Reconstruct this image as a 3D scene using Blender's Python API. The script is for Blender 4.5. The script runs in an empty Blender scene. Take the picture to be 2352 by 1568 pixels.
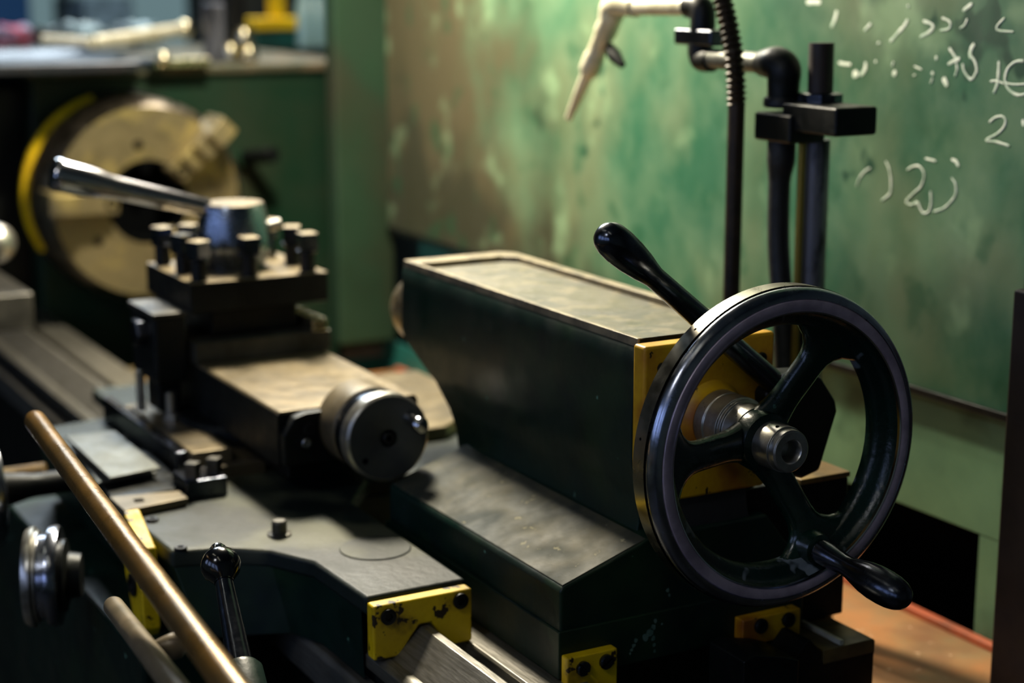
import bpy, bmesh, math, random
from mathutils import Vector, Matrix
S = bpy.context.scene
COL = S.collection
random.seed(4)
V = Vector
pi = math.pi

# ---------------------------------------------------------------- camera frame
PSI, TH, FPX = math.asin(.4829), math.atan(854/3946), 3946.0
FW = V((-math.cos(PSI)*math.cos(TH), math.sin(PSI)*math.cos(TH), -math.sin(TH)))
RT = V((math.sin(PSI), math.cos(PSI), 0)); UP = RT.cross(FW)
CAM = V((1.0298, -.7971, .3566))
def at(px, py, x=None, y=None, z=None):
    r = RT*((px-1176)/FPX) - UP*((py-784)/FPX) + FW
    i, v = [(i, v) for i, v in enumerate((x, y, z)) if v is not None][0]
    return CAM + r*((v-CAM[i])/r[i])

# ---------------------------------------------------------------- materials
def lin(h):
    h = h.lstrip('#'); c = [int(h[i:i+2], 16)/255 for i in (0, 2, 4)]
    return tuple((x/12.92 if x <= .04045 else ((x+.055)/1.055)**2.4) for x in c) + (1,)
def mat(name, base, alt=None, scale=14, mixlo=.4, mixhi=.65, rough=.5, rough2=None, metal=0,
        chip=None, chipscale=60, chipth=.72, bump=.0, bumpscale=120, coat=0, stretch=None, spec=.5, third=None, thscale=5, thlo=.5, thhi=.62):
    m = bpy.data.materials.new(name); m.use_nodes = True
    nt = m.node_tree; N = nt.nodes; L = nt.links
    b = N['Principled BSDF']
    tc = N.new('ShaderNodeTexCoord'); src = tc.outputs['Object']
    if stretch:
        mp = N.new('ShaderNodeMapping'); mp.inputs['Scale'].default_value = stretch
        L.new(src, mp.inputs[0]); src = mp.outputs[0]
    def noise(sc, det=5, ro=.6):
        n = N.new('ShaderNodeTexNoise'); n.inputs['Scale'].default_value = sc
        n.inputs['Detail'].default_value = det; n.inputs['Roughness'].default_value = ro
        L.new(src, n.inputs['Vector']); return n.outputs['Fac']
    def ramp(f, lo, hi):
        r = N.new('ShaderNodeMapRange'); r.inputs['From Min'].default_value = lo; r.inputs['From Max'].default_value = hi
        L.new(f, r.inputs['Value']); return r.outputs[0]
    def mix(f, a, c):
        x = N.new('ShaderNodeMix'); x.data_type = 'RGBA'
        L.new(f, x.inputs[0])
        for s, v in ((x.inputs[6], a), (x.inputs[7], c)):
            if isinstance(v, tuple): s.default_value = v
            else: L.new(v, s)
        return x.outputs[2]
    col = lin(base); f = ramp(noise(scale), mixlo, mixhi)
    if alt: col = mix(f, col, lin(alt))
    if third: col = mix(ramp(noise(thscale, 3), thlo, thhi), col, lin(third))
    if chip: col = mix(ramp(noise(chipscale, 3), chipth, chipth+.03), col, lin(chip))
    if isinstance(col, tuple): b.inputs['Base Color'].default_value = col
    else: L.new(col, b.inputs['Base Color'])
    r2 = rough2 if rough2 is not None else min(1, rough+.15)
    rr = N.new('ShaderNodeMapRange'); rr.inputs['From Min'].default_value = .35; rr.inputs['From Max'].default_value = .7
    rr.inputs['To Min'].default_value = rough; rr.inputs['To Max'].default_value = r2
    L.new(noise(scale*2.3), rr.inputs['Value']); L.new(rr.outputs[0], b.inputs['Roughness'])
    b.inputs['Metallic'].default_value = metal
    b.inputs['Specular IOR Level'].default_value = spec
    b.inputs['Coat Weight'].default_value = coat; b.inputs['Coat Roughness'].default_value = .15
    if bump:
        bp = N.new('ShaderNodeBump'); bp.inputs['Strength'].default_value = bump; bp.inputs['Distance'].default_value = .002
        L.new(noise(bumpscale), bp.inputs['Height']); L.new(bp.outputs[0], b.inputs['Normal'])
    return m
def emit(name, c, s):
    m = bpy.data.materials.new(name); m.use_nodes = True
    b = m.node_tree.nodes['Principled BSDF']; b.inputs['Base Color'].default_value = (0, 0, 0, 1)
    b.inputs['Emission Color'].default_value = lin(c); b.inputs['Emission Strength'].default_value = s
    return m
M = {
 'dkgreen': mat('machine_green_enamel', '#04211a', '#021512', 9, rough=.34, rough2=.55, chip='#5d8a7a', chipscale=48, chipth=.712, bump=.2, bumpscale=90, third='#18301c', thscale=8, thlo=.54, thhi=.72, spec=.35),
 'olive': mat('oily_worn_top_paint', '#5d5842', '#3f4034', 16, rough=.4, rough2=.65, bump=.35, bumpscale=60, third='#6e664c', thscale=30),
 'rimgreen': mat('worn_rim_enamel', '#04211a', '#021512', 9, rough=.24, rough2=.4, chip='#667078', chipscale=22, chipth=.59, bump=.4),
 'wheelgreen': mat('glossy_wheel_enamel', '#04261c', '#021710', 20, rough=.2, rough2=.36, coat=.3, chip='#4f7f70', chipscale=70, chipth=.7, bump=.5, bumpscale=45),
 'oldsteel': mat('grimy_steel', '#5c5a54', '#3c3b38', 30, rough=.36, rough2=.5, metal=.7, bump=.1),
 'mottle': mat('scuffed_casting_top', '#2e322b', '#4f4c3c', 13, .42, .6, rough=.6, rough2=.8, bump=.6, bumpscale=45, third='#1c2723', thscale=7, chip='#77735a', chipscale=60, chipth=.66, spec=.25),
 'edge': mat('rubbed_edge_lit_top_metal', '#8d8168', '#5e5747', 40, rough=.4, metal=.3),
 'yellow': mat('chipped_yellow_enamel', '#e6c504', '#c4a204', 18, rough=.38, rough2=.6, chip='#2b1f08', chipscale=60, chipth=.6, bump=.3, bumpscale=70, third='#5b4a10', thscale=26, thlo=.58, thhi=.72),
 'orange': mat('oil_stained_yellow_enamel', '#d0a408', '#a8700a', 14, rough=.42, chip='#241606', chipscale=75, chipth=.66, bump=.2, third='#7a3f0c', thscale=12, thlo=.55, thhi=.7),
 'ring': mat('bright_yellow_enamel', '#f0cc05', '#dcb405', 14, rough=.4),
 'steel': mat('polished_steel', '#a6aab6', '#828793', 30, rough=.17, rough2=.3, metal=1, bump=.06, bumpscale=60, chip='#1a1c20', chipscale=110, chipth=.72),
 'rimface': mat('worn_steel_mauve_reflection', '#b5a6b4', '#8d808e', 26, rough=.34, rough2=.5, metal=.3, bump=.08, bumpscale=80, chip='#2c2a30', chipscale=90, chipth=.72),  # mauve is a floor reflection put into the base colour; chips are wear
 'rimband': mat('worn_bright_steel_band', '#9a968a', '#6b6a62', 12, rough=.17, rough2=.36, metal=1, stretch=(1, 1, 1)),
 'chrome': mat('bright_chrome', '#c8c8cc', None, rough=.1, rough2=.16, metal=1),
 'darksteel': mat('blackened_steel', '#585c66', '#383c44', 30, rough=.15, rough2=.3, metal=.95, bump=.1, chip='#1a1c20', chipscale=80, chipth=.7),
 'hub': mat('brushed_steel', '#bab7ae', '#85837c', 30, rough=.28, rough2=.45, metal=.9, bump=.1, chip='#2a2a28', chipscale=90, chipth=.7),
 'black': mat('black_oxide', '#0c0e10', '#16181a', 30, rough=.38, metal=.4, bump=.1),
 'bakelite': mat('black_plastic', '#04060a', None, rough=.12, rough2=.2, coat=.5),
 'castdark': mat('dark_oily_cast_iron', '#161a1a', '#0b0f10', 20, rough=.35, rough2=.55, metal=.5, bump=.2, bumpscale=60),
 'slidetop': mat('oily_scraped_iron', '#73674f', '#585040', 22, rough=.38, rough2=.52, metal=.5, bump=.12, bumpscale=40),
 'way': mat('ground_way_steel', '#94918a', '#77756c', 26, rough=.28, rough2=.42, metal=.75, stretch=(1, 14, 14)),
 'traytan': mat('oily_brown_pan', '#6b5530', '#3f3a22', 10, rough=.4, rough2=.6, third='#8a713c', thscale=14, bump=.3),
 'chuck': mat('oiled_bronze_steel', '#8a7e5e', '#6a6148', 9, rough=.34, rough2=.5, metal=.6, third='#a3935f', thscale=16),
 'chuckrim': mat('turned_chuck_steel', '#b8ab96', '#8c8270', 30, rough=.25, rough2=.4, metal=1),
 'bore': mat('dark_bore_and_shade', '#020304', None, rough=.8, spec=.05),
 'headgreen': mat('headstock_green_enamel', '#123322', '#263423', 5, rough=.45, rough2=.6, third='#3b3826', thscale=4, thlo=.55, thhi=.75, bump=.05, spec=.3),
 'cover': mat('cover_green_enamel', '#203827', '#1d2f20', 5, rough=.5, rough2=.65, third='#2e2b1d', thscale=3, thlo=.5, thhi=.72, spec=.3),
 'guard': mat('mottled_green_guard', '#2b5a42', '#58755a', 7, .4, .62, rough=.38, rough2=.55, third='#5f6448', thscale=3.2, thlo=.52, thhi=.75, chip='#123c2b', chipscale=9, chipth=.64, bump=.06, bumpscale=30, stretch=(1, 1, .8)),
 'palegreen': mat('pale_green_panel', '#6d9470', '#587f62', 6, rough=.45, rough2=.6, third='#3c5f45', thscale=9, thlo=.58, thhi=.72, bump=.05),
 'teal': mat('teal_panel', '#1f6a62', '#175049', 8, rough=.5),
 'rust': mat('rusty_orange_pan', '#a8703f', '#86704a', 9, rough=.5, rough2=.7, third='#7a5232', thscale=6, chip='#c09a78', chipscale=60, chipth=.68, bump=.3),
 'rustlip': mat('rusty_red_lip', '#c0603c', '#8f5238', 20, rough=.5),
 'post': mat('dark_brown_post', '#1d1410', '#2a201a', 20, rough=.55),
 'chalk': mat('chalk', '#f2f8ec', '#b9cfba', 60, rough=.9, spec=.1),
 'nozzle': mat('nickel_plated', '#ece6cc', '#c9c2a4', 40, rough=.35, metal=.25, bump=.3, bumpscale=90),
 'pipe': mat('dull_galvanised', '#6e706a', '#575850', 30, rough=.4, metal=.6),
 'hose': mat('black_rubber', '#0b0f11', None, rough=.5, bump=.4),
 'conduit': mat('worn_conduit', '#3a2f24', '#1d1b18', 30, rough=.4, metal=.5),
 'pole': mat('scuffed_steel_pole', '#70737e', '#26282e', 16, .5, .62, rough=.4, metal=.5, stretch=(3, 3, .6)),
 'brass': mat('dull_brass', '#8d7c3a', None, rough=.4, metal=.8),
 'rod': mat('oily_brown_rod', '#86642f', '#6e5834', 12, rough=.24, rough2=.38, metal=.55, bump=.15, bumpscale=150),
 'rodgrey': mat('grey_brown_rod', '#85755c', '#6b6049', 20, rough=.35, rough2=.5, metal=.3),
 'traydark': mat('dark_blue_tray_enamel', '#222e3b', '#182430', 12, rough=.3, coat=.2),
 'redpl': mat('faded_red_cloth', '#b3405a', '#a3aed0', 22, rough=.8),
 'bluegrey': mat('pale_blue_rag', '#b9d6e2', '#3a4f56', 12, .42, .58, rough=.4),
 'brightmetal': mat('bright_cutter_steel', '#d0c8a8', None, rough=.2, metal=1),
 'floor': mat('oily_concrete', '#2b2c28', '#1d1f1d', 3, rough=.5),
 'wall': mat('workshop_plaster', '#6e7c7c', '#566466', 2, rough=.85),
 'clutter': mat('dark_machine_paint', '#1d2624', '#3a3a30', 6, rough=.5),
}

def guard_mat():
    m = M['guard']; nt = m.node_tree; N = nt.nodes; L = nt.links; b = N['Principled BSDF']
    old = b.inputs['Base Color'].links[0].from_socket
    tc = N.new('ShaderNodeTexCoord'); sx = N.new('ShaderNodeSeparateXYZ'); L.new(tc.outputs['Object'], sx.inputs[0])
    mp = N.new('ShaderNodeMapping'); mp.inputs['Scale'].default_value = (1, 1, .9); L.new(tc.outputs['Object'], mp.inputs[0])
    def noise(sc, det=3, v=None):
        n = N.new('ShaderNodeTexNoise'); n.inputs['Scale'].default_value = sc; n.inputs['Detail'].default_value = det; L.new(v or mp.outputs[0], n.inputs['Vector']); return n.outputs['Fac']
    def math_(op, a, b_):
        x = N.new('ShaderNodeMath'); x.operation = op
        for s, v in ((x.inputs[0], a), (x.inputs[1], b_)):
            if isinstance(v, (int, float)): s.default_value = v
            else: L.new(v, s)
        return x.outputs[0]
    def ramp(f, lo, hi):
        q = N.new('ShaderNodeMapRange'); q.interpolation_type = 'SMOOTHSTEP'; q.inputs['From Min'].default_value = lo; q.inputs['From Max'].default_value = hi; L.new(f, q.inputs['Value']); return q.outputs[0]
    def mix(f, a, c):
        x = N.new('ShaderNodeMix'); x.data_type = 'RGBA'; L.new(f, x.inputs[0])
        for s, v in ((x.inputs[6], a), (x.inputs[7], c)):
            if isinstance(v, tuple): s.default_value = v
            else: L.new(v, s)
        return x.outputs[2]
    # brown oil film splashed from the chuck end, with a ragged slanting border
    n1 = noise(7); pos = math_('ADD', math_('ADD', sx.outputs[0], math_('MULTIPLY', sx.outputs[2], .25)), math_('MULTIPLY', math_('SUBTRACT', n1, .5), .75))
    oil = ramp(pos, -.16, -.5)
    c = mix(oil, old, lin('#4f4a36'))
    low = ramp(math_('ADD', math_('ADD', math_('MULTIPLY', sx.outputs[2], -1), math_('MULTIPLY', sx.outputs[0], -.33)), math_('MULTIPLY', math_('SUBTRACT', noise(9), .5), .6)), .34, .52)
    c = mix(low, c, lin('#37382a'))
    streak = ramp(noise(16), .56, .7); c = mix(math_('MULTIPLY', streak, .55), c, lin('#0f4a30'))
    wipe = ramp(noise(11, 3), .56, .72); c = mix(math_('MULTIPLY', wipe, .6), c, lin('#7f9c78'))
    L.new(c, b.inputs['Base Color'])
guard_mat()

# ---------------------------------------------------------------- builders
WORLD = {}
def finish(name, bm, m, parent=None, bevel=0, seg=2, ang=35, smooth=True):
    bmesh.ops.recalc_face_normals(bm, faces=bm.faces)
    me = bpy.data.meshes.new(name); bm.to_mesh(me); bm.free()
    xs = [v.co for v in me.vertices]
    c = V([(min(v[i] for v in xs)+max(v[i] for v in xs))/2 for i in range(3)])
    me.transform(Matrix.Translation(-c))
    me.materials.append(M[m] if isinstance(m, str) else m)
    if smooth:
        for p in me.polygons: p.use_smooth = True
        me.set_sharp_from_angle(angle=math.radians(ang))
    o = bpy.data.objects.new(name, me); COL.objects.link(o)
    if parent is not None:
        o.parent = parent; o.location = c - WORLD[parent.name]
    else: o.location = c
    WORLD[o.name] = c
    if bevel:
        md = o.modifiers.new('bevel', 'BEVEL'); md.width = bevel; md.segments = seg; md.limit_method = 'ANGLE'
        md.angle_limit = math.radians(ang); md.harden_normals = True
    return o
def tag(o, label=None, cat=None, group=None, kind=None):
    if label: o['label'] = label
    if cat: o['category'] = cat
    if group: o['group'] = group
    if kind: o['kind'] = kind
    return o
def thing(name, loc, label, cat, group=None):
    o = bpy.data.objects.new(name, None); COL.objects.link(o); o.location = loc; o.empty_display_size = .02
    WORLD[o.name] = V(loc); return tag(o, label, cat, group)
def bm_box(bm, x0, x1, y0, y1, z0, z1, mtx=None):
    vs = [bm.verts.new((x, y, z)) for x in (x0, x1) for y in (y0, y1) for z in (z0, z1)]
    for f in ((0,1,3,2),(4,6,7,5),(0,4,5,1),(2,3,7,6),(0,2,6,4),(1,5,7,3)): bm.faces.new([vs[i] for i in f])
    if mtx: bmesh.ops.transform(bm, matrix=mtx, verts=vs)
def box(name, x0, x1, y0, y1, z0, z1, m, parent=None, bevel=.001, **k):
    bm = bmesh.new(); bm_box(bm, x0, x1, y0, y1, z0, z1); return finish(name, bm, m, parent, bevel, **k)
def bm_prism(bm, pts, axis, a, b, pts2=None):
    """polygon pts extruded along an axis from a to b (pts2: other end outline)"""
    def mk(p, t): return {'x': (t, p[0], p[1]), 'y': (p[0], t, p[1]), 'z': (p[0], p[1], t)}[axis]
    A = [bm.verts.new(mk(p, a)) for p in pts]; B = [bm.verts.new(mk(p, b)) for p in (pts2 or pts)]
    n = len(pts); bm.faces.new(A); bm.faces.new(B[::-1])
    for i in range(n): bm.faces.new((A[i], B[i], B[(i+1) % n], A[(i+1) % n]))
def prism(name, pts, axis, a, b, m, parent=None, bevel=.001, pts2=None, **k):
    bm = bmesh.new(); bm_prism(bm, pts, axis, a, b, pts2); return finish(name, bm, m, parent, bevel, **k)
def frame(d):
    d = V(d).normalized(); u = d.cross(V((0, 0, 1)))
    if u.length < 1e-3: u = V((1, 0, 0))
    u.normalize(); return d, u, d.cross(u)
def bm_lathe(bm, p0, d, prof, n=48, close=True):
    """prof: list of (distance along d, radius)"""
    d, u, w = frame(d); p0 = V(p0); rings = []
    for t, r in prof:
        if r < 1e-6: rings.append([bm.verts.new(p0+d*t)])
        else: rings.append([bm.verts.new(p0+d*t+(u*math.cos(2*pi*i/n)+w*math.sin(2*pi*i/n))*r) for i in range(n)])
    for A, B in zip(rings, rings[1:]):
        for i in range(n):
            j = (i+1) % n
            if len(A) == 1 and len(B) == 1: continue
            if len(A) == 1: bm.faces.new((A[0], B[i], B[j]))
            elif len(B) == 1: bm.faces.new((A[i], B[0], A[j]))
            else: bm.faces.new((A[i], B[i], B[j], A[j]))
    if close:
        for R in (rings[0], rings[-1]):
            if len(R) > 2: bm.faces.new(R)
def lathe(name, p0, d, prof, m, parent=None, n=48, close=True, bevel=0, **k):
    bm = bmesh.new(); bm_lathe(bm, p0, d, prof, n, close); return finish(name, bm, m, parent, bevel, **k)
def cyl(name, a, b, r, m, parent=None, n=32, r2=None, bevel=.0006, **k):
    a = V(a); b = V(b); L = (b-a).length; r2 = r if r2 is None else r2
    return lathe(name, a, b-a, [(0, r), (L, r2)], m, parent, n, bevel=bevel, **k)
def bm_tube(bm, pts, rad, n=16, sub=1):
    pts = [V(p) for p in pts]
    if sub > 1:                                   # catmull-rom
        q = [pts[0]*2-pts[1]]+pts+[pts[-1]*2-pts[-2]]; out = []
        rr = list(rad) if isinstance(rad, (list, tuple)) else [rad]*len(pts); ro = []
        for i in range(1, len(q)-2):
            for s in range(sub):
                t = s/sub; a, b, c, d = q[i-1:i+3]
                out.append(.5*((2*b)+(c-a)*t+(2*a-5*b+4*c-d)*t*t+(3*b-a-3*c+d)*t**3)); ro.append(rr[i-1]*(1-t)+rr[i]*t)
        out.append(pts[-1]); ro.append(rr[-1]); pts, rad = out, ro
    if not isinstance(rad, (list, tuple)): rad = [rad]*len(pts)
    T = [(pts[min(i+1, len(pts)-1)]-pts[max(i-1, 0)]).normalized() for i in range(len(pts))]
    _, u, w = frame(T[0]); R = []
    for p, t, r in zip(pts, T, rad):
        u = (u-t*u.dot(t)).normalized(); w = t.cross(u)
        R.append([bm.verts.new(p+(u*math.cos(2*pi*i/n)+w*math.sin(2*pi*i/n))*r) for i in range(n)])
    for A, B in zip(R, R[1:]):
        for i in range(n): bm.faces.new((A[i], B[i], B[(i+1) % n], A[(i+1) % n]))
    bm.faces.new(R[0]); bm.faces.new(R[-1][::-1])
def tube(name, pts, rad, m, parent=None, n=16, sub=1, **k):
    bm = bmesh.new(); bm_tube(bm, pts, rad, n, sub); return finish(name, bm, m, parent, ang=60, **k)
def screw(name, p, d, r, h, parent, m='black', slot_dir=None, socket=False):
    """cheese head with a slot, or socket head"""
    p = V(p); d, u, w = frame(d)
    bm = bmesh.new()
    if socket:
        bm_lathe(bm, p, d, [(0, r), (h*.85, r), (h, r*.9), (h, r*.5), (h*.35, r*.48), (h*.35, 0)], 24, close=False)
    else:
        a = slot_dir or 0; su = u*math.cos(a)+w*math.sin(a); sw = d.cross(su)
        mt = Matrix((su, sw, d)).transposed().to_4x4(); mt.translation = p
        n = 12; g = r*.14; a0 = math.asin(g/r)
        for s in (1, -1):
            half = [(r*math.cos(a0+(pi-2*a0)*i/n), s*r*math.sin(a0+(pi-2*a0)*i/n)) for i in range(n+1)]
            lo = [bm.verts.new((x, y, 0)) for x, y in half]; hi = [bm.verts.new((x, y, h*.75)) for x, y in half]
            tp = [bm.verts.new((x*.82, max(g, abs(y)*.82)*s, h)) for x, y in half]
            k = len(half)
            for A, B in ((lo, hi), (hi, tp)):
                for i in range(k): bm.faces.new((A[i], B[i], B[(i+1) % k], A[(i+1) % k]))
            bm.faces.new(tp)
        bm_box(bm, -r*.95, r*.95, -g, g, 0, h*.35)
        bmesh.ops.transform(bm, matrix=mt, verts=bm.verts)
    return finish(name, bm, m, parent)

# ================================================================ LATHE BED
bed = thing('lathe_bed', (-.9, -.05, -.3), 'long dark lathe bed with ground steel ways running from the headstock to the tailstock end', 'machine bed')
X0, X1 = -1.85, -.03
box('bed_casting', X0, X1, -.245, -.12, -.42, -.212, 'castdark', bed, .002)
box('bed_casting', X0, X1, .04, .142, -.42, -.212, 'castdark', bed, .002)
prism('front_way', [(-.252, -.215), (-.252, -.204), (-.246, -.2), (-.24, -.2), (-.2135, -.1765), (-.2065, -.1765), (-.188, -.2), (-.18, -.2), (-.18, -.215)], 'x', X0, X1, 'way', bed, .0006)
prism('flat_way', [(-.17, -.215), (-.17, -.201), (-.168, -.199), (-.125, -.199), (-.12, -.203), (-.12, -.215)], 'x', X0, X1, 'way', bed, .0006)
prism('tailstock_way', [(.04, -.215), (.04, -.203), (.056, -.203), (.068, -.19), (.072, -.19), (.084, -.203), (.084, -.215)], 'x', X0, X1-.0, 'castdark', bed, .0006)
prism('rear_way', [(.086, -.215), (.086, -.202), (.14, -.202), (.142, -.204), (.142, -.215)], 'x', X0, X1, 'traytan', bed, .0006)
box('way_edge_gleam', X0, X1-.002, .105, .109, -.202, -.1975, 'nozzle', bed, .0004)  # pale strip painting the gleam along the rear way's edge
prism('rack_rail', [(-.262, -.262), (-.262, -.232), (-.258, -.228), (-.246, -.228), (-.246, -.262)], 'x', X0, X1, 'way', bed, .001)
box('cross_web', -.62, -.42, -.12, .04, -.3, -.206, 'traytan', bed, .004)
box('cross_web', -1.40, -.95, -.12, .04, -.3, -.215, 'traytan', bed, .004)
# keyed stop block at the bed end, under the rear wiper
prism('end_block', [(-.01, -.26), (-.01, -.186), (0, -.183), (.03, -.19), (.046, -.196), (.046, -.26)], 'x', -.06, -.012, 'castdark', bed, .0012)

# ================================================================ TAILSTOCK
ts = thing('tailstock', (-.3, 0, -.2), 'dark green cast tailstock with olive worn top and yellow end plate behind the large handwheel', 'tailstock')
prof = [(-.0605, .062), (-.0635, .058), (-.0655, .03), (-.0665, -.005), (-.0655, -.035), (-.062, -.055), (-.056, -.07), (.056, -.07), (.062, -.05), (.0655, 0), (.0635, .055), (.0605, .062)]
# side outline: long barrel overhanging a shorter pedestal
side = [(-.532, .062), (-.096, .062), (-.096, -.1), (-.415, -.1), (-.434, -.072), (-.458, -.042), (-.5, -.022), (-.522, -.012), (-.53, .0)]
def loft_body():
    bm = bmesh.new()
    def halfw(z):
        pts = [(.062, .0605), (.058, .0635), (.03, .0655), (-.005, .0668), (-.035, .0655), (-.052, .062), (-.066, .0585), (-.085, .058), (-.1, .061)]
        for (z1, w1), (z0, w0) in zip(pts, pts[1:]):
            if z >= z0: return w0+(w1-w0)*(z-z0)/(z1-z0)
        return pts[-1][1]
    def farx(z):
        pts = [(.062, -.532), (.0, -.53), (-.012, -.522), (-.022, -.5), (-.042, -.458), (-.072, -.434), (-.1, -.415)]
        for (z1, w1), (z0, w0) in zip(pts, pts[1:]):
            if z >= z0: return w0+(w1-w0)*(z-z0)/(z1-z0)
        return pts[-1][1]
    zs = [.062, .0605, .058, .045, .03, .012, 0, -.006, -.012, -.017, -.022, -.03, -.035, -.042, -.052, -.06, -.066, -.072, -.085, -.1]
    rows = []
    for z in zs:
        w = halfw(z); x0 = farx(z)
        xs = [x0]+[x0+(-.096-x0)*i/6 for i in range(1, 6)]+[-.096]
        rows.append([bm.verts.new((x, -w, z)) for x in xs]+[bm.verts.new((x, w, z)) for x in xs[::-1]])
    for A, B in zip(rows, rows[1:]):
        n = len(A)
        for i in range(n): bm.faces.new((A[i], B[i], B[(i+1) % n], A[(i+1) % n]))
    bm.faces.new(rows[0]); bm.faces.new(rows[-1][::-1])
    return bm
finish('body', loft_body(), 'dkgreen', ts, .0015, ang=50)
# top: raised worn border on three sides around a sunken panel
tp = bmesh.new()
def bordered(bm, x0, x1, y0, y1, z0, z1, wx, wyl, wyr, ch):
    out = [(x0, y0), (x1, y0), (x1, y1), (x0+ch, y1), (x0, y1-ch)]
    inn = [(x0+wx, y0+wyl), (x1, y0+wyl), (x1, y1-wyr), (x0+wx+ch, y1-wyr), (x0+wx, y1-wyr-ch)]
    n = 5; ring = [[bm.verts.new((p[0], p[1], z)) for p in P] for P, z in ((out, z0), (out, z1), (inn, z1), (inn, z0+.0005))]
    for A, B in zip(ring, ring[1:]):
        for i in range(n):
            bm.faces.new((A[i], B[i], B[(i+1) % n], A[(i+1) % n]))
bordered(tp, -.5325, -.0965, -.0612, .0612, .0615, .0685, .026, .0045, .011, .012)
finish('top_border', tp, 'edge', ts, .0012)
box('top_panel', -.51, -.0965, -.058, .051, .060, .0627, 'olive', ts, .0005)
prism('top_ramp', [(-.17, .0620), (-.0965, .0680), (-.0965, .06), (-.17, .06)], 'y', -.0595, .052, 'olive', ts, .0003)
# pedestal flange and base casting with sloping top
base_prof = [(-.058, -.092), (-.066, -.096), (-.139, -.1205), (-.1425, -.124), (-.1425, -.154), (-.1425, -.197), (.098, -.197), (.098, -.14), (.06, -.092)]
prism('base_casting', base_prof, 'x', -.40, -.078, 'dkgreen', ts, .003, seg=3)
prism('base_top', [(-.0615, -.0935), (-.0665, -.0955), (-.1395, -.12), (-.1395, -.122), (-.0615, -.0955)], 'x', -.399, -.080, 'mottle', ts, .0006)
box('base_plate', -.405, -.0765, -.1445, .1, -.1985, -.1575, 'dkgreen', ts, .0015)
# concave flared web under the end plate
fl = bmesh.new(); rings = []
for i in range(9):
    t = i/8; z = -.066-.09*t; w = .03+.055*t**2.2
    rings.append([(-w-.012, z), (w+.01, z)])
L_ = [fl.verts.new((-.082-.0*i, a[0], a[1])) for i, (a, b) in enumerate(rings)]
R_ = [fl.verts.new((-.082, b[0], b[1])) for a, b in rings]
L2 = [fl.verts.new((-.1, a[0]-.004, a[1])) for a, b in rings]; R2 = [fl.verts.new((-.1, b[0]+.004, b[1])) for a, b in rings]
for i in range(8):
    fl.faces.new((L_[i], R_[i], R_[i+1], L_[i+1])); fl.faces.new((L2[i], L_[i], L_[i+1], L2[i+1])); fl.faces.new((R_[i], R2[i], R2[i+1], R_[i+1]))
    fl.faces.new((L2[i], L2[i+1], R2[i+1], R2[i]))
fl.faces.new((L_[0], L2[0], R2[0], R_[0])); fl.faces.new((L_[8], R_[8], R2[8], L2[8]))
finish('end_web', fl, mat('grey_primer_casting', '#2b2d2f', '#202324', 14, rough=.5), ts, .001)
# yellow end plate with boss
pl = prism('end_plate', [(-.0665, .0655), (-.0665, -.03), (-.064, -.05), (-.058, -.066), (.055, -.066), (.061, -.05), (.0615, .0655)], 'x', -.0955, -.078, 'orange', ts, .003, seg=3)
pl['label'] = 'yellow oil-stained end plate'
lathe('screw_boss', (-.08, 0, 0), (1, 0, 0), [(0, .034), (.003, .030), (.008, .027), (.012, .0262)], 'orange', ts)
lathe('screw_sleeve', (-.069, 0, 0), (1, 0, 0), [(0, .0255), (.012, .0255), (.013, .0245), (.0145, .0245), (.0155, .0255), (.03, .0255), (.031, .024), (.034, .024), (.035, .0225), (.05, .0215)], 'hub', ts, bevel=.0004)
for (y, z) in ((-.05, .047), (.048, .045), (.046, -.05)):
    screw('plate_screw', (-.078, y, z), (1, 0, 0), .0045, .002, ts, socket=True)
# quill
lathe('quill', (-.50, 0, .0), (-1, 0, 0), [(0, .042), (.06, .042), (.095, .041), (.115, .038), (.13, .032), (.138, .022), (.14, .01)], 'chuckrim', ts, n=56)
# clamp lever
g0 = at(1404, 550, x=-.045); g1 = at(1535, 665, x=-.052); g2 = at(1640, 750, x=-.056); g3 = at(1784, 884, x=-.062)
def along(a, b, c): return a+(b-a)*c
ld = (g3-g0); LL = ld.length
lv = lathe('clamp_lever', g0-ld.normalized()*.0135, ld, [(0, 0), (.0012, .0055), (.004, .0095), (.008, .0122), (.0135, .0136), (.022, .0142), (.036, .0136), (.05, .0118), (.06, .0098), (.066, .0088), (.072, .0088), (LL*.6, .0094), (LL+.006, .0098)], 'darksteel', ts, n=40)
hb = at(1850, 965, x=-.07)
prism('lever_bracket', [tuple(at(a, b, x=-.062).yz) for a, b in ((1760, 905), (1800, 860), (1868, 856), (1890, 868), (1922, 920), (1926, 945), (1885, 1082), (1845, 1100), (1770, 1085))], 'x', -.09, -.062, 'castdark', ts, .004, seg=3)
cyl('lever_pin', at(1806, 866, x=-.05), at(1806, 866, x=-.06), .0042, 'hub', ts)
# rear clamp box
box('rear_web', -.125, -.092, .045, .105, -.2, -.072, 'castdark', ts, .002)
box('clamp_housing', -.13, -.085, .10, .152, -.2, -.074, 'castdark', ts, .002)
box('clamp_housing_cap', -.131, -.084, .099, .153, -.074, -.069, 'traytan', ts, .001)
# yellow felt wipers with screws
wp = box('way_wiper', -.0765, -.066, -.1425, -.0955, -.212, -.1765, 'yellow', ts, .0015)
for y in (-.1285, -.107): screw('wiper_screw', (-.066, y, -.187 if y < -.12 else -.1855), (1, 0, 0), .0062, .0035, ts, 'darksteel', slot_dir=.6 if y > -.12 else 2.3)
box('way_wiper', -.0765, -.064, .027, .088, -.2, -.176, 'orange', ts, .0015)
for y in (.045, .074): screw('wiper_screw', (-.064, y, -.1835), (1, 0, 0), .0065, .0035, ts, 'black', slot_dir=.9)
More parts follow.
